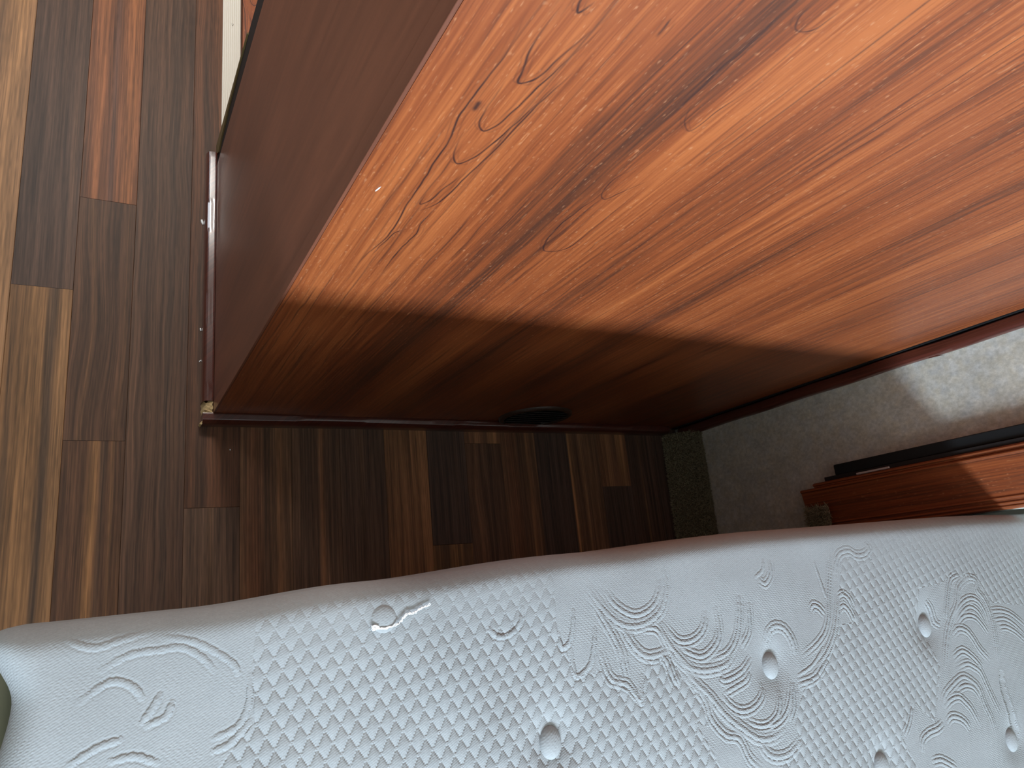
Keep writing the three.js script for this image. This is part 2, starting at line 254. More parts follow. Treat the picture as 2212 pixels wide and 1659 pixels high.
for (const [c, a, b, k] of LAID) { mesh('plank', stripGeo(BX[c], BX[c + 1], a, b, k, (c * 0.37) % 0.3), floorMat, floor); const t = tops.get(c) || [a, b]; tops.set(c, [Math.min(a, t[0]), Math.max(b, t[1])]); }
for (let c = 0; c < BX.length - 1; c++) {               // the rest of the same columns, out of the picture
  const [a, b] = tops.get(c);
  if (b < 2.1) mesh('plank', stripGeo(BX[c], BX[c + 1], b, 2.1, (c * 7) % 18, 0), floorMat, floor);
  if (c < 5) mesh('plank', stripGeo(BX[c], BX[c + 1], -2.6, a, (c * 5 + 3) % 18, 0), floorMat, floor);
}
for (let c = 0; c < 11; c++) { const x1 = -0.393 - c * 0.087, x0 = c === 10 ? -1.35 : x1 - 0.087; let z = -2.6; let q = c; while (z < 2.1) { const e = Math.min(2.1, z + 0.7 + 0.5 * vn(c * 3.7, z + 5)); mesh('plank', stripGeo(x0, x1, z, e, (q * 7 + c * 3) % 18, 0), floorMat, floor); z = e; q++; } }
// boards beyond the ribbed strip
struct(mesh('floor_doorway', box(0.0565, XW, -0.003, 0.004, -2.6, -0.571), wood), 'orange wood floor beyond the ribbed strip', 'floor');
{
  const t = thing('threshold_strip', 'white ribbed transition strip on the floor behind the wardrobe edge', 'transition strip');
  mesh('base', box(0.0175, 0.0525, 0.0, 0.003, -2.59, -0.571), MAT({ color: 0xe4ddd0, roughness: 0.55 }), t);
  const ribs = []; for (let i = 0; i < 9; i++) ribs.push(box(0.0182 + i * 0.0038, 0.0205 + i * 0.0038, 0.003, 0.0048, -2.59, -0.571, 0.0006));
  mesh('ribs', merge(ribs), MAT({ color: 0xe9e2d5, roughness: 0.5 }), t);
  const s = new THREE.SphereGeometry(0.0022, 10, 6); s.scale(1, 0.35, 1); s.translate(0.036, 0.005, -0.86); mesh('screw_head', s, MAT({ color: 0xc9c2b6, roughness: 0.4, metalness: 0.4 }), t);
}
// ---------------------------------------------------------------- wardrobe
{
  const w = thing('wardrobe', 'tall cherry wood wardrobe with a dark shaded foot and broken side edge', 'wardrobe');
  mesh('front_panel', box(XP + 0.003, 1.079, 0.0, TOP - 0.003, ZP - 0.016, ZP), wood, w);
  const sp = box(XP, XP + 0.014, 0.0, TOP - 0.003, ZB, ZP - 0.02); { const uv = sp.attributes.uv; for (let i = 0; i < uv.count; i++) uv.setXY(i, uv.getX(i) + 1.25, uv.getY(i)); }
  mesh('side_panel', sp, sideWood, w).userData.label = 'plain brown side panel';
  const cs = box(XP - 0.0006, XP + 0.0028, 0.0, TOP - 0.003, ZP - 0.02, ZP + 0.0003, 0.0008); { const uv = cs.attributes.uv; for (let i = 0; i < uv.count; i++) uv.setXY(i, uv.getX(i) + 0.97, uv.getY(i)); }
  mesh('corner_strip', cs, sideWood, w).userData.label = 'narrow wood edging on the front corner';
  mesh('back_edge', box(XP + 0.004, XP + 0.02, 0.0, TOP - 0.003, -0.565, ZB), darkEdge, w).userData.label = 'dark bare edge at the back of the side';
  // torn veneer: a ragged sliver of bare wood down the back edge
  const out = [], L = [0.0, 0.03, 0.06, 0.1, 0.15, 0.2, 0.26, 0.33], A = [0.02, 0.03, 0.024, 0.017, 0.013, 0.008, 0.005, 0.0];
  const s = new THREE.Shape(); s.moveTo(-0.565, 0.0); L.forEach((y, i) => s.lineTo(-0.565 + A[i] + (i % 2) * 0.003, y)); s.lineTo(-0.565, 0.33); s.closePath();
  const g = new THREE.ExtrudeGeometry(s, { depth: 0.0025, bevelEnabled: false });
  g.applyMatrix4(new THREE.Matrix4().makeBasis(new THREE.Vector3(0, 0, 1), new THREE.Vector3(0, 1, 0), new THREE.Vector3(-1, 0, 0))); g.translate(XP + 0.004, 0, 0);
  mesh('torn_veneer', g, MAT({ color: 0x6f5a34, roughness: 0.95 }), w).userData.label = 'ragged olive-brown bare wood sliver';
  mesh('gap_seal', box(1.0765, 1.0893, 0.0, TOP - 0.003, ZP + 0.0001, ZP + 0.0022), black, w).userData.label = 'black gap line beside the corner moulding';
  mesh('back_panel', box(XP + 0.02, 1.085, 0.0, TOP - 0.003, -0.565, -0.551), wood, w);
  mesh('inner_side', box(1.07, 1.086, 0.0, TOP - 0.003, -0.55, ZP - 0.018), wood, w);
  // round register low on the front
  const reg = new THREE.Group(); reg.name = 'round_vent'; reg.userData.label = 'dark round vent low on the front panel'; w.add(reg); reg.position.set(0.632, 0.08, ZP);
  const ringPts = [[0.066, 0.0], [0.066, 0.004], [0.068, 0.0065], [0.073, 0.007], [0.0765, 0.005], [0.078, 0.0]].map((p) => new THREE.Vector2(...p));
  const rg = new THREE.LatheGeometry(ringPts, 64); rg.rotateX(Math.PI / 2); mesh('rim', rg, MAT({ color: 0x3a2a20, roughness: 0.4 }), reg);
  const dg = new THREE.CylinderGeometry(0.067, 0.067, 0.0012, 48); dg.rotateX(Math.PI / 2); dg.translate(0, 0, 0.0008); mesh('disc', dg, MAT({ color: 0x1c1613, roughness: 0.6 }), reg);
  for (let i = -3; i <= 3; i++) { const hw = Math.sqrt(0.064 ** 2 - (i * 0.016) ** 2); const b = box(-hw, hw, -0.0055, 0.0055, 0, 0.0012); b.rotateX(0.5); b.translate(0, i * 0.016, 0.0032); mesh('louver', b, MAT({ color: 0x241b16, roughness: 0.5 }), reg); }
}
// shoe moulding round the foot of the wardrobe
const shoe = [0, 0, 0, 0.0295, 0.003, 0.0303, 0.007, 0.0307, 0.011, 0.0302, 0.0145, 0.028, 0.017, 0.0225, 0.018, 0.014, 0.018, 0];
{
  const g = sweep(shoe, 60, (a, b, t) => [mix(-0.0105, 1.043, t), b + 0.0006 * Math.sin(t * 21), ZP + a + 0.0005 * Math.sin(t * 13 + 1)]);
  struct(mesh('baseboard_front', g, trimWood), 'dark red-brown shoe moulding along the wardrobe front', 'moulding');
  const bl = group('baseboard_left'); struct(bl, 'glossy red-brown shoe moulding along the wardrobe side with chipped end', 'moulding');
  mesh('strip', sweep(shoe, 40, (a, b, t) => [XP - 0.0007 - a, b + 0.0005 * Math.sin(t * 17), mix(-0.53, -0.034, t)]), trimWood, bl);
  // broken end with bare wood
  const chip = sweep([0, 0.001, 0.0005, 0.0275, 0.006, 0.027, 0.011, 0.0235, 0.0145, 0.016, 0.0165, 0.0], 9, (a, b, t) => [XP - 0.001 - a * (t > 0.85 ? 0.7 : 1) + 0.0008 * Math.sin(t * 40 + b * 300), b * (t > 0.8 ? 0.8 : 1) + (b > 0.01 ? 0.0012 * Math.sin(t * 27 + a * 500) : 0), mix(-0.034, -0.006, t) + (t < 0.1 ? 0.003 * Math.sin(a * 700) : 0)]);
  mesh('chipped_end', chip, rawWood, bl).userData.label = 'pale bare wood where the moulding broke';
  const sl = box(-0.002, 0.002, 0, 0.02, -0.01, 0.01, 0.0008); sl.rotateY(-0.75); sl.translate(-0.0065, 0.0005, -0.001); mesh('splinter', sl, rawWood, bl);
}
{
  const prof = [0, 0, -0.006, 0.0004, -0.0105, 0.004, -0.012, 0.009, -0.0118, 0.015, -0.0095, 0.02, -0.005, 0.0235, 0, 0.0242];
  const t1 = group('trim_1'); struct(t1, 'red-brown corner moulding between wardrobe and papered wall', 'moulding');
  mesh('strip', sweep(prof, 80, (a, b, t) => [XW + a, mix(0.02, TOP - 0.003, t), -0.0105 + b + 0.0007 * Math.sin(t * 60)]), trimWood, t1);
  const sp = new THREE.ConeGeometry(0.0022, 0.028, 5); sp.rotateX(0.16); sp.scale(0.5, 1, 1); sp.translate(XW - 0.0035, 0.672, 0.0145); mesh('splinter', sp, trimWood, t1);
}
// ---------------------------------------------------------------- fascia of the bed alcove
{
  const f = thing('alcove_casing', 'fluted wood casing with black edge seal on the papered wall above the mattress', 'casing');
  const up = 1.94;
  mesh('edge_seal', box(1.06, XW, 0.4445, up, 0.162, 0.182, 0.002), black, f).userData.label = 'black rubber edge strip';
  mesh('fillet', box(1.0555, XW, 0.4225, up, 0.1822, 0.1898, 0.001), darkEdge, f);
  const shift = (g, a) => { const uv = g.attributes.uv; for (let i = 0; i < uv.count; i++) uv.setXY(i, uv.getX(i) + a, uv.getY(i)); return g; };
  mesh('moulding', shift(box(1.0535, XW, 0.397, up, 0.19, 0.1985, 0.001), 0.58), wood, f);
  const slab = sweep([1.0525, 0.1987, 1.0508, 0.2, 1.0645, 0.2835, 1.066, 0.2845, XW, 0.2845, XW, 0.1987], 1, (a, b, t) => [a, mix(0.3665, up, t), b]);
  { const p = slab.attributes.position, uv = slab.attributes.uv; for (let i = 0; i < p.count; i++) uv.setXY(i, p.getZ(i) + 0.58, p.getY(i)); }
  mesh('board', slab, wood, f);
  const bead = (z, r, y) => { const g = new THREE.CylinderGeometry(r, r, up - y, 14, 1, false); g.translate(z < 0.2 ? 1.0535 : 1.0508 + (z - 0.2) * 0.164 + 0.001, (up + y) / 2, z); mesh('bead', g, wood, f); };
  bead(0.1935, 0.0026, 0.397); bead(0.2022, 0.0032, 0.3667); bead(0.2672, 0.003, 0.3667); bead(0.2755, 0.003, 0.3667); bead(0.2812, 0.0026, 0.3667);
  mesh('plate', box(1.0515, 1.0555, 0.4945, 0.5605, 0.1862, 0.1898, 0.001), MAT({ color: 0xb9a9a4, roughness: 0.5 }), f).userData.label = 'small pale metal strip';
}
// ---------------------------------------------------------------- carpet
const pileMat = MAT({ color: 0xffffff, roughness: 1 });
function pile(parent, spots, h) {
  const g = new THREE.ConeGeometry(0.0009, 1, 4, 1); g.translate(0, 0.5, 0);
  const im = new THREE.InstancedMesh(g, pileMat, spots.length), m = new THREE.Matrix4(), q = new THREE.Quaternion(), u = new THREE.Vector3(0, 1, 0), c = new THREE.Color();
  spots.forEach(([p, n], i) => {
    const d = n.clone().add(new THREE.Vector3(rnd() - 0.5, rnd() - 0.5, rnd() - 0.5).multiplyScalar(1.3)).normalize();
    q.setFromUnitVectors(u, d); const k = h * (0.6 + 0.7 * rnd()); m.compose(p, q, new THREE.Vector3(1.2, k, 1.2)); im.setMatrixAt(i, m);
    const v = 0.5 + 0.7 * rnd(); c.setRGB(0.36 * v, 0.315 * v, 0.2 * v); im.setColorAt(i, c);
  });
  im.name = 'pile'; im.userData.kind = 'stuff'; im.castShadow = im.receiveShadow = true; parent.add(im);
}
const backing = MAT({ color: 0x5e5540, roughness: 1 });
{
  const t = thing('carpet_strip', 'shaggy olive-beige carpet strip along the foot of the papered wall', 'carpet');
  const prof = [0, 0.0, -0.046, 0.0, -0.047, 0.006, -0.042, 0.016, -0.03, 0.028, -0.016, 0.044, -0.008, 0.064, -0.005, 0.082, 0, 0.086];
  const at = (a, b, t) => [XW + a - 0.012 * t * (b < 0.03 ? 1 : 0.4), b, mix(0.0045, 1.0, t)];
  mesh('backing', sweep(prof, 30, at), backing, t);
  const sp = []; const P = (k, f) => [mix(prof[2 * k], prof[2 * k + 2], f), mix(prof[2 * k + 1], prof[2 * k + 3], f)];
  for (let i = 0; i < 11000; i++) {
    let s = rnd() * 0.134, k = 1; for (; k < 8; k++) { const l = Math.hypot(prof[2 * k + 2] - prof[2 * k], prof[2 * k + 3] - prof[2 * k + 1]); if (s < l) { s /= l; break; } s -= l; }
    if (k > 7) { k = 7; s = rnd(); }
    const [a, b] = P(k, s), z = rnd() * 0.36, q = at(a, b, z), nx = prof[2 * k + 1] - prof[2 * k + 3], ny = prof[2 * k + 2] - prof[2 * k];
    sp.push([new THREE.Vector3(...q), new THREE.Vector3(nx, ny, 0).normalize()]);
  }
  pile(t, sp, 0.007);
}
{
  const t = thing('carpet_tuft', 'small frayed carpet tuft on the lower end of the fluted casing', 'carpet');
  mesh('backing', box(1.0425, 1.0525, 0.376, 0.424, 0.236, 0.272, 0.004), backing, t);
  const sp = [];
  for (let i = 0; i < 1500; i++) sp.push([new THREE.Vector3(1.0425 + 0.006 * rnd() ** 3, 0.376 + 0.049 * rnd(), 0.236 + 0.037 * rnd()), new THREE.Vector3(-0.7, 0.3 + 0.7 * (rnd() - 0.5), 0.9 * (rnd() - 0.5)).normalize()]);
  pile(t, sp, 0.012);
}
// ---------------------------------------------------------------- bed and mattress
{
  const b = thing('bed_platform', 'low bed platform carrying the white quilted mattress', 'bed base');
  mesh('deck', box(-0.238, 1.95, 0.43, 0.505, 0.345, 1.7, 0.012), MAT({ color: 0x5d5a45, roughness: 1 }), b).userData.label = 'dull olive fabric side under the mattress';
  mesh('plinth', box(-0.06, 1.03, 0.0, 0.43, 0.48, 1.66, 0.004), trimWood, b);
  mesh('bearer', box(XW + 0.1, 1.9, 0.345, 0.43, 0.5, 1.6, 0.004), trimWood, b);
}
const CURVES = [[3,1,2573,3359,2655,3485,2829,3671,2972,3750,3127,3771,3295,3739,3450,3652,3531,3524,3576,3369,3564,3208],[2.5,1,2780,3417,2853,3524,2993,3627,3118,3670,3272,3644,3395,3574,3470,3476,3499,3363],[2.5,0.9,2627,3503,2765,3752,2881,3980,2902,4085],[2.5,0.9,2627,3959,2723,4218,2900,4290,3041,4444,3092,4231],[2.5,0.9,2685,3588,2857,3939,2904,4196],[3,1,2917,3740,3060,3973,3202,4069,3521,4049],[3,1,3381,3769,3527,4019,3687,4201,3782,4304],[3,1,3530,4048,3656,4201,3834,4281,3994,4303,4240,4277,4374,4184],[3.2,1.1,3620,4213,3785,4404,3929,4537,4114,4758,4315,4919,4528,5052,4712,5075,4919,5028],[2.5,0.9,3795,4461,3879,4602,3904,4748,4070,4942,4234,5001,4339,5210,4458,5320],[3,1,4522,5075,4601,5202,4724,5264,4917,5267,5113,5186],[2.5,1,4110,4572,4194,4674,4333,4752,4508,4747,4685,4649,4711,4551],[2.2,1,4368,4855,4559,4935,4711,4936,4861,4860,4935,4737,4966,4579],[2,1,4617,4953,4810,4952,4958,4892,5071,4774,5154,4605],[2,1,5020,4953,5126,4817,5184,4618],[2.4,0.9,3355,4035,3441,4158,3481,4290,3518,4382],[2.4,0.9,4128,4395,4156,4427,4438,4379,4604,4273],[2.4,0.9,4139,4552,4318,4512,4493,4462,4546,4401],[2.5,1,3452,3786,3627,3969,3764,3995,3920,3950,4013,3866,4056,3743],[2.5,1,3628,4030,3755,4107,3919,4158,4099,4086,4201,3971,4207,3714],[2.5,1,4023,4223,4294,4163,4456,4011,4547,3769,4569,3616],[2.2,0.9,4504,4135,4656,3978,4706,3718],[2.2,0.9,3163,3795,3361,3827,3448,3948,3483,4053],[2.2,0.9,4939,3469,5009,3512,5130,3419,5161,3280],[2.2,0.8,4867,3436,5008,3363,5048,3263],[2.8,1,4824,4255,4921,4091,4950,4032,5059,3981,5187,4013,5261,4094,5301,4197,5297,4305],[2.2,0.9,6258,3151,6194,3399,6063,3733,5981,3966,5871,4124,5686,4243,5411,4346],[2.6,1,6233,3758,6156,3945,6025,4160,5828,4352,5613,4480],[2.6,1,5826,4409,5552,4588,5277,4627],[2.0,0.8,5790,4289,5540,4452,5288,4529],[2.2,0.8,5923,3331,5982,3629,6011,3777],[2.6,1,6235,3561,6279,3425,6390,3281,6596,3242,6740,3303,6911,3293,7003,3225,6938,3168],[2.4,1,6230,3768,6331,3747,6407,3803,6464,3917],[2.4,1,6198,3911,6290,3871,6377,3938,6431,4060],[2.2,1,5701,3862,5757,3821,5838,3847,5917,3931],[2.2,1,8773,3694,8582,3744,8472,3883,8333,4142,8303,4229],[2.6,1,8904,3779,8712,3866,8584,4076,8396,4238,8260,4401,8156,4564,8005,4803],[2.8,1,8904,3779,9033,3761,9185,3811,9150,3922,9283,4085,9339,4335,9293,4608,9231,4874],[2.4,1,8377,4281,8529,4161,8744,4054,8944,4026,9110,4078,9214,4229,9216,4369],[2.2,1,8467,4299,8652,4183,8878,4131,9047,4212,9145,4370],[2.2,1,8452,4333,8696,4233,8935,4266,9070,4381,9152,4500],[2.6,1.1,8344,4428,8499,4374,8661,4419,8753,4510,8861,4675,9026,4830],[2.2,1,8237,4704,8470,4654,8690,4787,8801,4908],[2.4,1,9332,4240,9630,4260,9854,4330,10119,4511],[2.2,1,9365,4356,9649,4366,9833,4442,10060,4620],[2.2,1,9474,4461,9634,4469,9847,4558,10022,4692],[2.4,1,7965,3982,8034,4078,8083,4259,8144,4301],[2.4,1,8220,4850,8511,4822,8630,4871,8751,4954,8822,5140,8890,5332,8965,5509],[2.6,1,7758,5224,7864,5115,8084,5019,8337,4964,8468,5015,8617,5135,8658,5346,8718,5519,8748,5749],[2.2,1,8145,5084,8338,5063,8513,5120,8610,5249],[2.4,1,7793,5245,7952,5183,8133,5178,8258,5269,8331,5345,8433,5553],[2.4,1,7774,5421,7881,5377,8029,5408,8145,5482,8199,5562],[2.4,1,7150,5639,7210,5524,7355,5474,7559,5455,7673,5420],[2.4,1,7307,5785,7470,5793,7588,5845,7735,5932],[6,-1.2,9229,5052,9175,5257,9211,5515,9285,5858],[2,0.9,7158,5117,7055,5274,6907,5413],[2.4,0.6,-1791,3335,-1708,3386,-1612,3411,-1472,3379,-1273,3337],[2.4,0.6,-1591,3572,-1401,3486,-1200,3475,-1061,3477,-918,3568,-844,3658],[2.4,0.6,-1203,3388,-991,3442,-846,3525,-697,3648,-675,3710],[2.4,0.6,-1706,3757,-1524,3650,-1447,3660,-1360,3714,-1311,3790],[2.4,0.6,-1198,3779,-1242,3855,-1306,3941],[2.4,0.6,-585,3722,-599,3940,-673,4072,-838,4129],[2.4,0.6,-584,4051,-730,4182,-837,4212],[2.4,0.6,-1745,4138,-1568,4055,-1444,4031],[2.4,0.6,-1501,4158,-1343,4154,-1211,4218],[2.4,0.6,-1285,3971,-1153,3924,-1121,3846],[2.4,0.8,1444,3610,1542,3693,1662,3688,1782,3601,1819,3466],[2.4,0.8,2176,3736,2205,3871,2280,3842,2350,3680,2369,3547],[2.6,0.8,2297,3891,2333,4137,2488,4065,2560,3913,2599,3735]];   // embossed scroll lines of the ticking: [width mm, height, x, z, x, z ...] in tenths of a millimetre
const MASKS = [[2182,3152,2163,3703,2337,4143,2633,4134,2728,4230,3051,4453,3176,4120,3515,4084,3615,4354,3801,4513,3858,4827,3685,4756,3952,5251,4418,5490,5130,5224,5089,4985,5327,4689,5960,4324,6140,4084,6424,4087,6437,3790,6259,3720,6418,3317,7009,3327,7218,2744,1762,2780],[7860,3799,8341,3779,8591,3707,9251,3757,9374,4115,10601,4295,9990,6713,7043,5913,6828,5421,7224,5123,7550,5386,7908,4784,7829,4492,7677,4247],[-2701,2859,-518,2993,-570,3672,-554,4064,-900,4432,-2566,4227]];    // fields of scrollwork between the diamonds
const BUTTONS = [[0.2013, 0.4656, 0], [0.4926, 0.4383, 1], [0.7867, 0.4279, 2], [0.9132, 0.587, 3], [0.643, 0.567, 4], [0.048, 0.3435, 5]];
const BW = 2048, BH = 1024, X0 = -0.32, Z0 = 0.2, ZL = 0.5;
const uOf = (x) => (-0.9 + Math.sqrt(0.81 + 2.28 * (x - X0))) / 1.14, xOf = (u) => X0 + 0.9 * u + 0.57 * u * u;
const hgt = new Float32Array(BW * BH), msk = new Float32Array(BW * BH);
{
  const inside = (pg, x, z) => { let r = false; for (let i = 0, j = pg.length - 2; i < pg.length; j = i, i += 2) if ((pg[i + 1] > z) !== (pg[j + 1] > z) && x < (pg[j] - pg[i]) * (z - pg[i + 1]) / (pg[j + 1] - pg[i + 1]) + pg[i]) r = !r; return r; };
  const xs = new Float32Array(BW); for (let i = 0; i < BW; i++) xs[i] = xOf((i + 0.5) / BW);
  for (let j = 0; j < BH; j++) { const z = Z0 + (j + 0.5) / BH * ZL; for (let i = 0; i < BW; i++) { const x = xs[i]; for (const m of MASKS) if (inside(m, x * 1e4, z * 1e4)) msk[j * BW + i] = 1; } }
  // strokes: ridge with a crisp outer edge
  const rid = new Float32Array(BW * BH);
  const ALL = [];
  for (const c of CURVES) {                // each scroll is a bundle of parallel cords
    ALL.push(c);
    if (c[1] >= 0.9) for (const d of [48, -44]) {
      const q = [c[0] * 0.75, c[1] * 0.5];
      for (let k = 2; k < c.length; k += 2) { const a = Math.max(2, k - 2), b = Math.min(c.length - 2, k + 2), tx = c[b] - c[a], tz = c[b + 1] - c[a + 1], l = Math.hypot(tx, tz) || 1; q.push(c[k] - tz / l * d, c[k + 1] + tx / l * d); }
      ALL.push(q);
    }
  }
  for (const c of ALL) {
    const p = smooth(c.slice(2).map((v) => v / 1e4), (c.length - 2) * 5), wid = c[0] / 1000, r = wid * 2.2;
    for (let k = 0; k + 1 < p.length; k++) {
      const a = p[k], b = p[k + 1], dx = b.x - a.x, dz = b.y - a.y, L = dx * dx + dz * dz + 1e-12, il = 1 / Math.sqrt(L);
      const i0 = Math.max(0, Math.floor(uOf(Math.min(a.x, b.x) - r) * BW)), i1 = Math.min(BW - 1, Math.ceil(uOf(Math.max(a.x, b.x) + r) * BW));
      const j0 = Math.max(0, Math.floor((Math.min(a.y, b.y) - r - Z0) / ZL * BH)), j1 = Math.min(BH - 1, Math.ceil((Math.max(a.y, b.y) + r - Z0) / ZL * BH));
      const f = Math.min(1, 5 * Math.min(k + 1, p.length - k) / p.length);
      for (let j = j0; j <= j1; j++) { const z = Z0 + (j + 0.5) / BH * ZL - a.y; for (let i = i0; i <= i1; i++) {
        const x = xs[i] - a.x, t = clamp((x * dx + z * dz) / L), ex = x - t * dx, ez = z - t * dz, d = Math.sqrt(ex * ex + ez * ez) / wid;
        if (d < 2.2) {
          const zig = 0.22 * Math.sin((k + t) * 5.2), q = d + zig * (d > 0.5 ? 1 : 0), v = c[1] * f * (Math.exp(-q * q * 1.1) - 0.45 * Math.exp(-((q - 1.25) ** 2) * 9)), o = j * BW + i;
          if (Math.abs(v) > Math.abs(rid[o])) rid[o] = v;
        }
      } }
    }
  }
  // edges e1, e3 of the diamond cell
  const ax = 0.0063, az = 0.0097, bx = -0.0065, bz = 0.012, det = ax * bz - az * bx;
  for (let j = 0; j < BH; j++) { const z = Z0 + (j + 0.5) / BH * ZL; for (let i = 0; i < BW; i++) {
    const o = j * BW + i, x = xs[i], px = x - 0.0162 + 0.004 * (fbm(x * 7, z * 7, 2) - 0.5), pz = z - 0.4075 + 0.004 * (fbm(x * 7 + 50, z * 7, 2) - 0.5);
    const m = msk[o], sA = (px * bz - pz * bx) / det, sB = (pz * ax - px * az) / det, fa = sA - Math.floor(sA), fb = sB - Math.floor(sB);
    const da = Math.min(fa, 1 - fa), db = Math.min(fb, 1 - fb), e = Math.min(da, db);
    let h = 0;
    if (!m) {
      h = 0.95 * (1 - (1 - 2 * da) ** 2) * (1 - (1 - 2 * db) ** 2) + 0.12 * Math.min(1, e * 9);
      const along = da < db ? fb * 6 : fa * 6, st = Math.cos(along * Math.PI * 2);
      h -= 0.26 * Math.exp(-((e / 0.055) ** 2)) * (0.5 + 0.8 * st);
      if (da + db < 0.1) h += 0.35;
    } else {
      const gx = x * 1000 / 2.1, gz = z * 1000 / 2.1, k = (Math.floor(gx) + Math.floor(gz)) & 1, wv = fbm(x * 30, z * 30, 2);
      h = 0.42 + (wv > 0.5 ? 0.12 : 0.05) * (k ? Math.sin(gx * Math.PI * 2) : Math.sin(gz * Math.PI * 2)) + 0.22 * (fbm(x * 55, z * 55, 2) - 0.5);
      if (x < 0.02) h = mix(0.42, h, 0.45);   // plainer knit towards the foot end
    }
    const fade = step(0.305, 0.39, z);     // the knit is stretched flat where it turns over the edge
    h = mix(0.42, h, 0.15 + 0.85 * fade) + rid[o] * (0.35 + 0.65 * fade) * 1.15;
    h += 0.05 * Math.sin((x * 0.5 + z) * 1000 / 0.95 * Math.PI) + 0.1 * (vn(x * 1400, z * 1400) - 0.5);
    hgt[o] = h;
  } }
}
const tickBump = dataTex(BW, BH, (i, j) => 0.3 + 0.36 * hgt[j * BW + i] + 0.004 * (LAT[(i * 31 + j * 17) & 65535] - 0.5));
const tickTone = dataTex(512, 512, (i, j) => { const v = fbm(i / 40, j / 40, 4), w = vn(i / 1.7, j / 1.7); const k = 1 + 0.05 * (v - 0.5) + 0.05 * (w - 0.5); return [150 * k, 151 * k, 151 * k]; }, true);
tickTone.repeat.set(3, 2);
const ticking = PHY({ map: tickTone, bumpMap: tickBump, bumpScale: 0.0034, roughness: 0.8, sheen: 0.25, sheenRoughness: 0.6 });
const MT = 0.736, R = 0.022, DROP = 0.2;
const ZE = [[-0.3, 0.325], [-0.2, 0.3215], [-0.1, 0.3205], [0.05, 0.311], [0.25, 0.3005], [0.52, 0.291], [0.9, 0.289], [1.17, 0.293], [2, 0.297]];
const XE = [[0.2, -0.23], [0.325, -0.2285], [0.372, -0.2095], [0.415, -0.2155], [0.47, -0.235], [0.6, -0.24], [2, -0.24]];
const pick = (T, v) => { let k = 0; while (k < T.length - 2 && T[k + 1][0] < v) k++; return mix(T[k][1], T[k + 1][1], step(T[k][0], T[k + 1][0], v)); };
function onMattress(X, Z) {
  const x0 = pick(XE, Z), z0 = pick(ZE, X), x1 = 1.83, z1 = 1.72, om = R * Math.PI / 2 + DROP;
  const ox = X < x0 + R ? X - x0 - R : X > x1 - R ? X - x1 + R : 0, oz = Z < z0 + R ? Z - z0 - R : Z > z1 - R ? Z - z1 + R : 0;
  let o = Math.pow(Math.abs(ox) ** 3.2 + Math.abs(oz) ** 3.2, 1 / 3.2), y = MT, x = X, z = Z;
  if (o > 1e-9) {
    const h = Math.hypot(ox, oz), s = Math.max(Math.abs(ox), Math.abs(oz)), dx = ox / h, dz = oz / h, oc = Math.min(o, om), ph = Math.min(oc / R, Math.PI / 2);
    const sq = h / Math.pow(Math.abs(ox) ** 3.2 + Math.abs(oz) ** 3.2, 1 / 3.2), hor = R * Math.sin(ph) * sq, side = Math.max(0, oc - R * Math.PI / 2), bul = 0.002 * Math.sin(Math.PI * Math.min(1, side / DROP));
    x = clamp(X, x0 + R, x1 - R) + dx * (hor + bul); z = clamp(Z, z0 + R, z1 - R) + dz * (hor + bul);
    y = MT - R * (1 - Math.cos(ph)) - side;
  }
  let dip = 0;
  for (const [bx, bz, k] of BUTTONS) { if (k === 5) continue; const d = Math.hypot(X - bx, Z - bz); dip += 0.0075 * Math.exp(-((d / 0.024) ** 2)); }
  y += 0.005 * (fbm(X * 9 + 3, Z * 9, 2) - 0.5) - dip;
  return new THREE.Vector3(x, y, z);
}
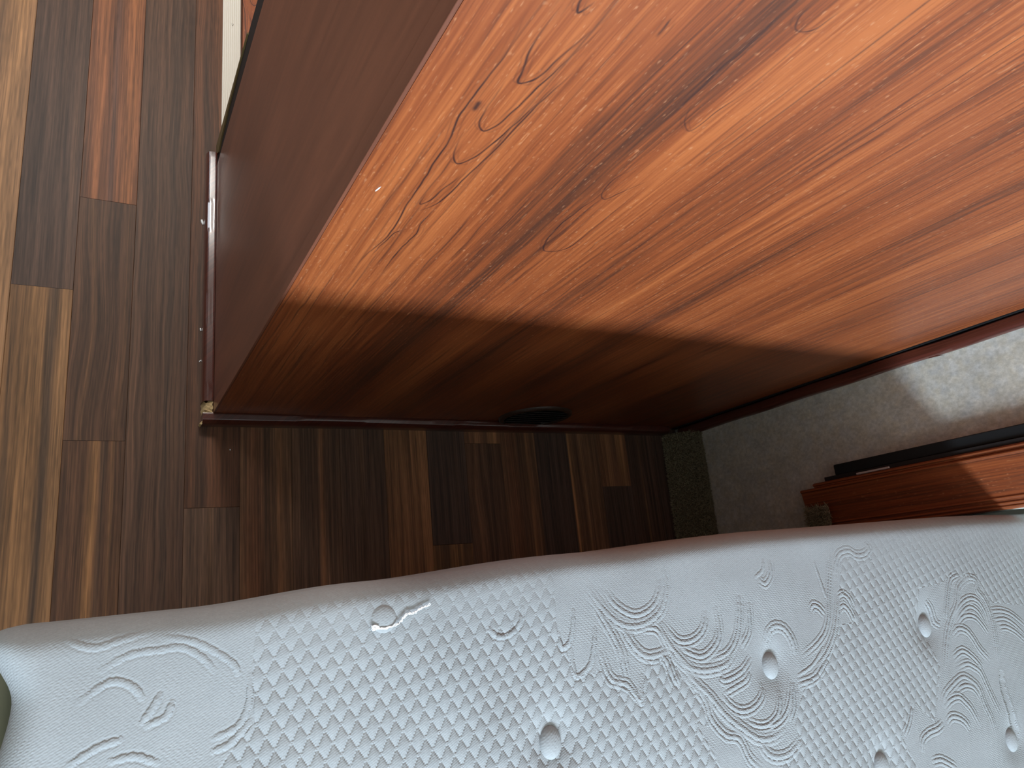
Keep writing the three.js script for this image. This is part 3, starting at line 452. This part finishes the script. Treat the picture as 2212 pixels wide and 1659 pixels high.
{
  const m = thing('mattress', 'white quilted mattress with embossed diamond and scroll ticking', 'mattress');
  const gx = [], gz = [];
  for (let X = -0.5; X < 1.15; X += 0.0045) gx.push(X); for (let X = 1.15; X < 2.1; X += 0.025) gx.push(X);
  for (let Z = 0.04; Z < 0.3; Z += 0.012) gz.push(Z); for (let Z = 0.3; Z < 0.66; Z += 0.0045) gz.push(Z); for (let Z = 0.66; Z < 2.0; Z += 0.03) gz.push(Z);
  const pos = [], uv = [], idx = [], W = gx.length;
  for (const Z of gz) for (const X of gx) { const p = onMattress(X, Z); pos.push(p.x, p.y, p.z); uv.push(uOf(Math.max(X, X0 - 0.35)), (Z - Z0) / ZL); }
  for (let j = 0; j + 1 < gz.length; j++) for (let i = 0; i + 1 < W; i++) { const a = j * W + i; idx.push(a, a + W, a + 1, a + 1, a + W, a + W + 1); }
  const g = new THREE.BufferGeometry(); g.setAttribute('position', new THREE.Float32BufferAttribute(pos, 3)); g.setAttribute('uv', new THREE.Float32BufferAttribute(uv, 2)); g.setIndex(idx); g.computeVertexNormals();
  mesh('cover', g, ticking, m);
  const prof = [[0, 0.0052], [0.003, 0.005], [0.006, 0.0044], [0.0085, 0.0033], [0.0103, 0.0018], [0.0113, 0.0], [0.0117, -0.002], [0.0112, -0.004]].map((p) => new THREE.Vector2(...p));
  for (const [bx, bz, k] of BUTTONS) {
    const bg = new THREE.LatheGeometry(prof, 40); const bp = bg.attributes.position, bu = bg.attributes.uv;
    for (let i = 0; i < bp.count; i++) bu.setXY(i, uOf(0.405 + bp.getX(i)), (0.357 + bp.getZ(i) - Z0) / ZL);
    const b = mesh('button', bg, ticking, m), c = onMattress(bx, bz), e = 0.004;
    const n = onMattress(bx, bz + e).sub(onMattress(bx, bz - e)).cross(onMattress(bx + e, bz).sub(onMattress(bx - e, bz))).normalize(); if (n.y < 0) n.negate();
    b.quaternion.setFromUnitVectors(new THREE.Vector3(0, 1, 0), n); b.position.copy(c).addScaledVector(n, k === 5 ? -0.0012 : 0.002); b.scale.set(...(k === 5 ? [1.08, 0.7, 1.08] : [1, 1.25, 1.28]));
  }
}
// ---------------------------------------------------------------- small things
const lintMat = MAT({ color: 0xffffff, roughness: 0.8 });
{
  const t = [[0.0366, 0.3485], [0.0485, 0.351], [0.0601, 0.3484], [0.0671, 0.342], [0.0761, 0.3406], [0.0827, 0.337], [0.0893, 0.3357]], gs = [];
  for (let s = 0; s < 3; s++) {
    const pts = []; for (let i = 0; i <= 60; i++) { const f = i / 60 * 5.999, k = Math.floor(f), u = f - k, x = mix(t[k][0], t[k + 1][0], u), z = mix(t[k][1], t[k + 1][1], u); const p = onMattress(x + 0.0014 * (vn(i * 0.8, s * 7) - 0.5), z + 0.0022 * (vn(i * 0.7, s * 9 + 40) - 0.5)); p.y += 0.0017 + 0.0009 * vn(i * 0.5, s * 3 + 90); pts.push(p); }
    gs.push(new THREE.TubeGeometry(new THREE.CatmullRomCurve3(pts), 120, 0.00038, 5));
  }
  for (let s = 0; s < 8; s++) { const c = onMattress(0.0375 + 0.003 * rnd(), 0.349 + 0.0015 * rnd()); const pts = []; for (let i = 0; i < 6; i++) pts.push(new THREE.Vector3(c.x + 0.005 * (rnd() - 0.4), c.y + 0.0017 + 0.001 * rnd(), c.z + 0.003 * (rnd() - 0.5))); gs.push(new THREE.TubeGeometry(new THREE.CatmullRomCurve3(pts), 24, 0.00036, 4)); }
  tag(mesh('loose_thread', merge(gs), lintMat), 'frayed white loose thread lying on the mattress edge', 'thread');
}
function fleck(name, label, pos, size, rot) {
  const g = new THREE.IcosahedronGeometry(1, 1), p = g.attributes.position;
  for (let i = 0; i < p.count; i++) { const k = 0.75 + 0.5 * vn(p.getX(i) * 3 + size[0] * 900, p.getY(i) * 3 + p.getZ(i) * 5); p.setXYZ(i, p.getX(i) * k * size[0], p.getY(i) * k * size[1], p.getZ(i) * k * size[2]); }
  g.computeVertexNormals(); const m = mesh(name, g, lintMat); m.position.set(...pos); m.rotation.set(...rot); tag(m, label, 'debris');
}
fleck('paint_chip', 'white chip beside the shiny end of the side moulding', [-0.0145, 0.0016, -0.392], [0.002, 0.0016, 0.006], [0, 0.2, 0]);
fleck('paint_chip', 'tiny white chip at the middle of the side moulding', [-0.0135, 0.0012, -0.175], [0.0014, 0.0012, 0.003], [0, 0.1, 0]);
fleck('paint_chip', 'tiny slanted white chip near the broken end of the side moulding', [-0.0135, 0.0008, -0.115], [0.0009, 0.0008, 0.0026], [0, -0.7, 0]);
fleck('lint_speck', 'tiny white speck on the dark floor before the wardrobe corner', [0.0389, 0.0008, 0.047], [0.0011, 0.0008, 0.0011], [0, 0, 0]);
fleck('splinter', 'short white splinter stuck on the wardrobe front near its edge', [0.0317, 0.8177, ZP + 0.0006], [0.0006, 0.0046, 0.0005], [0, 0, -0.25]);

renderer.render(scene, camera);
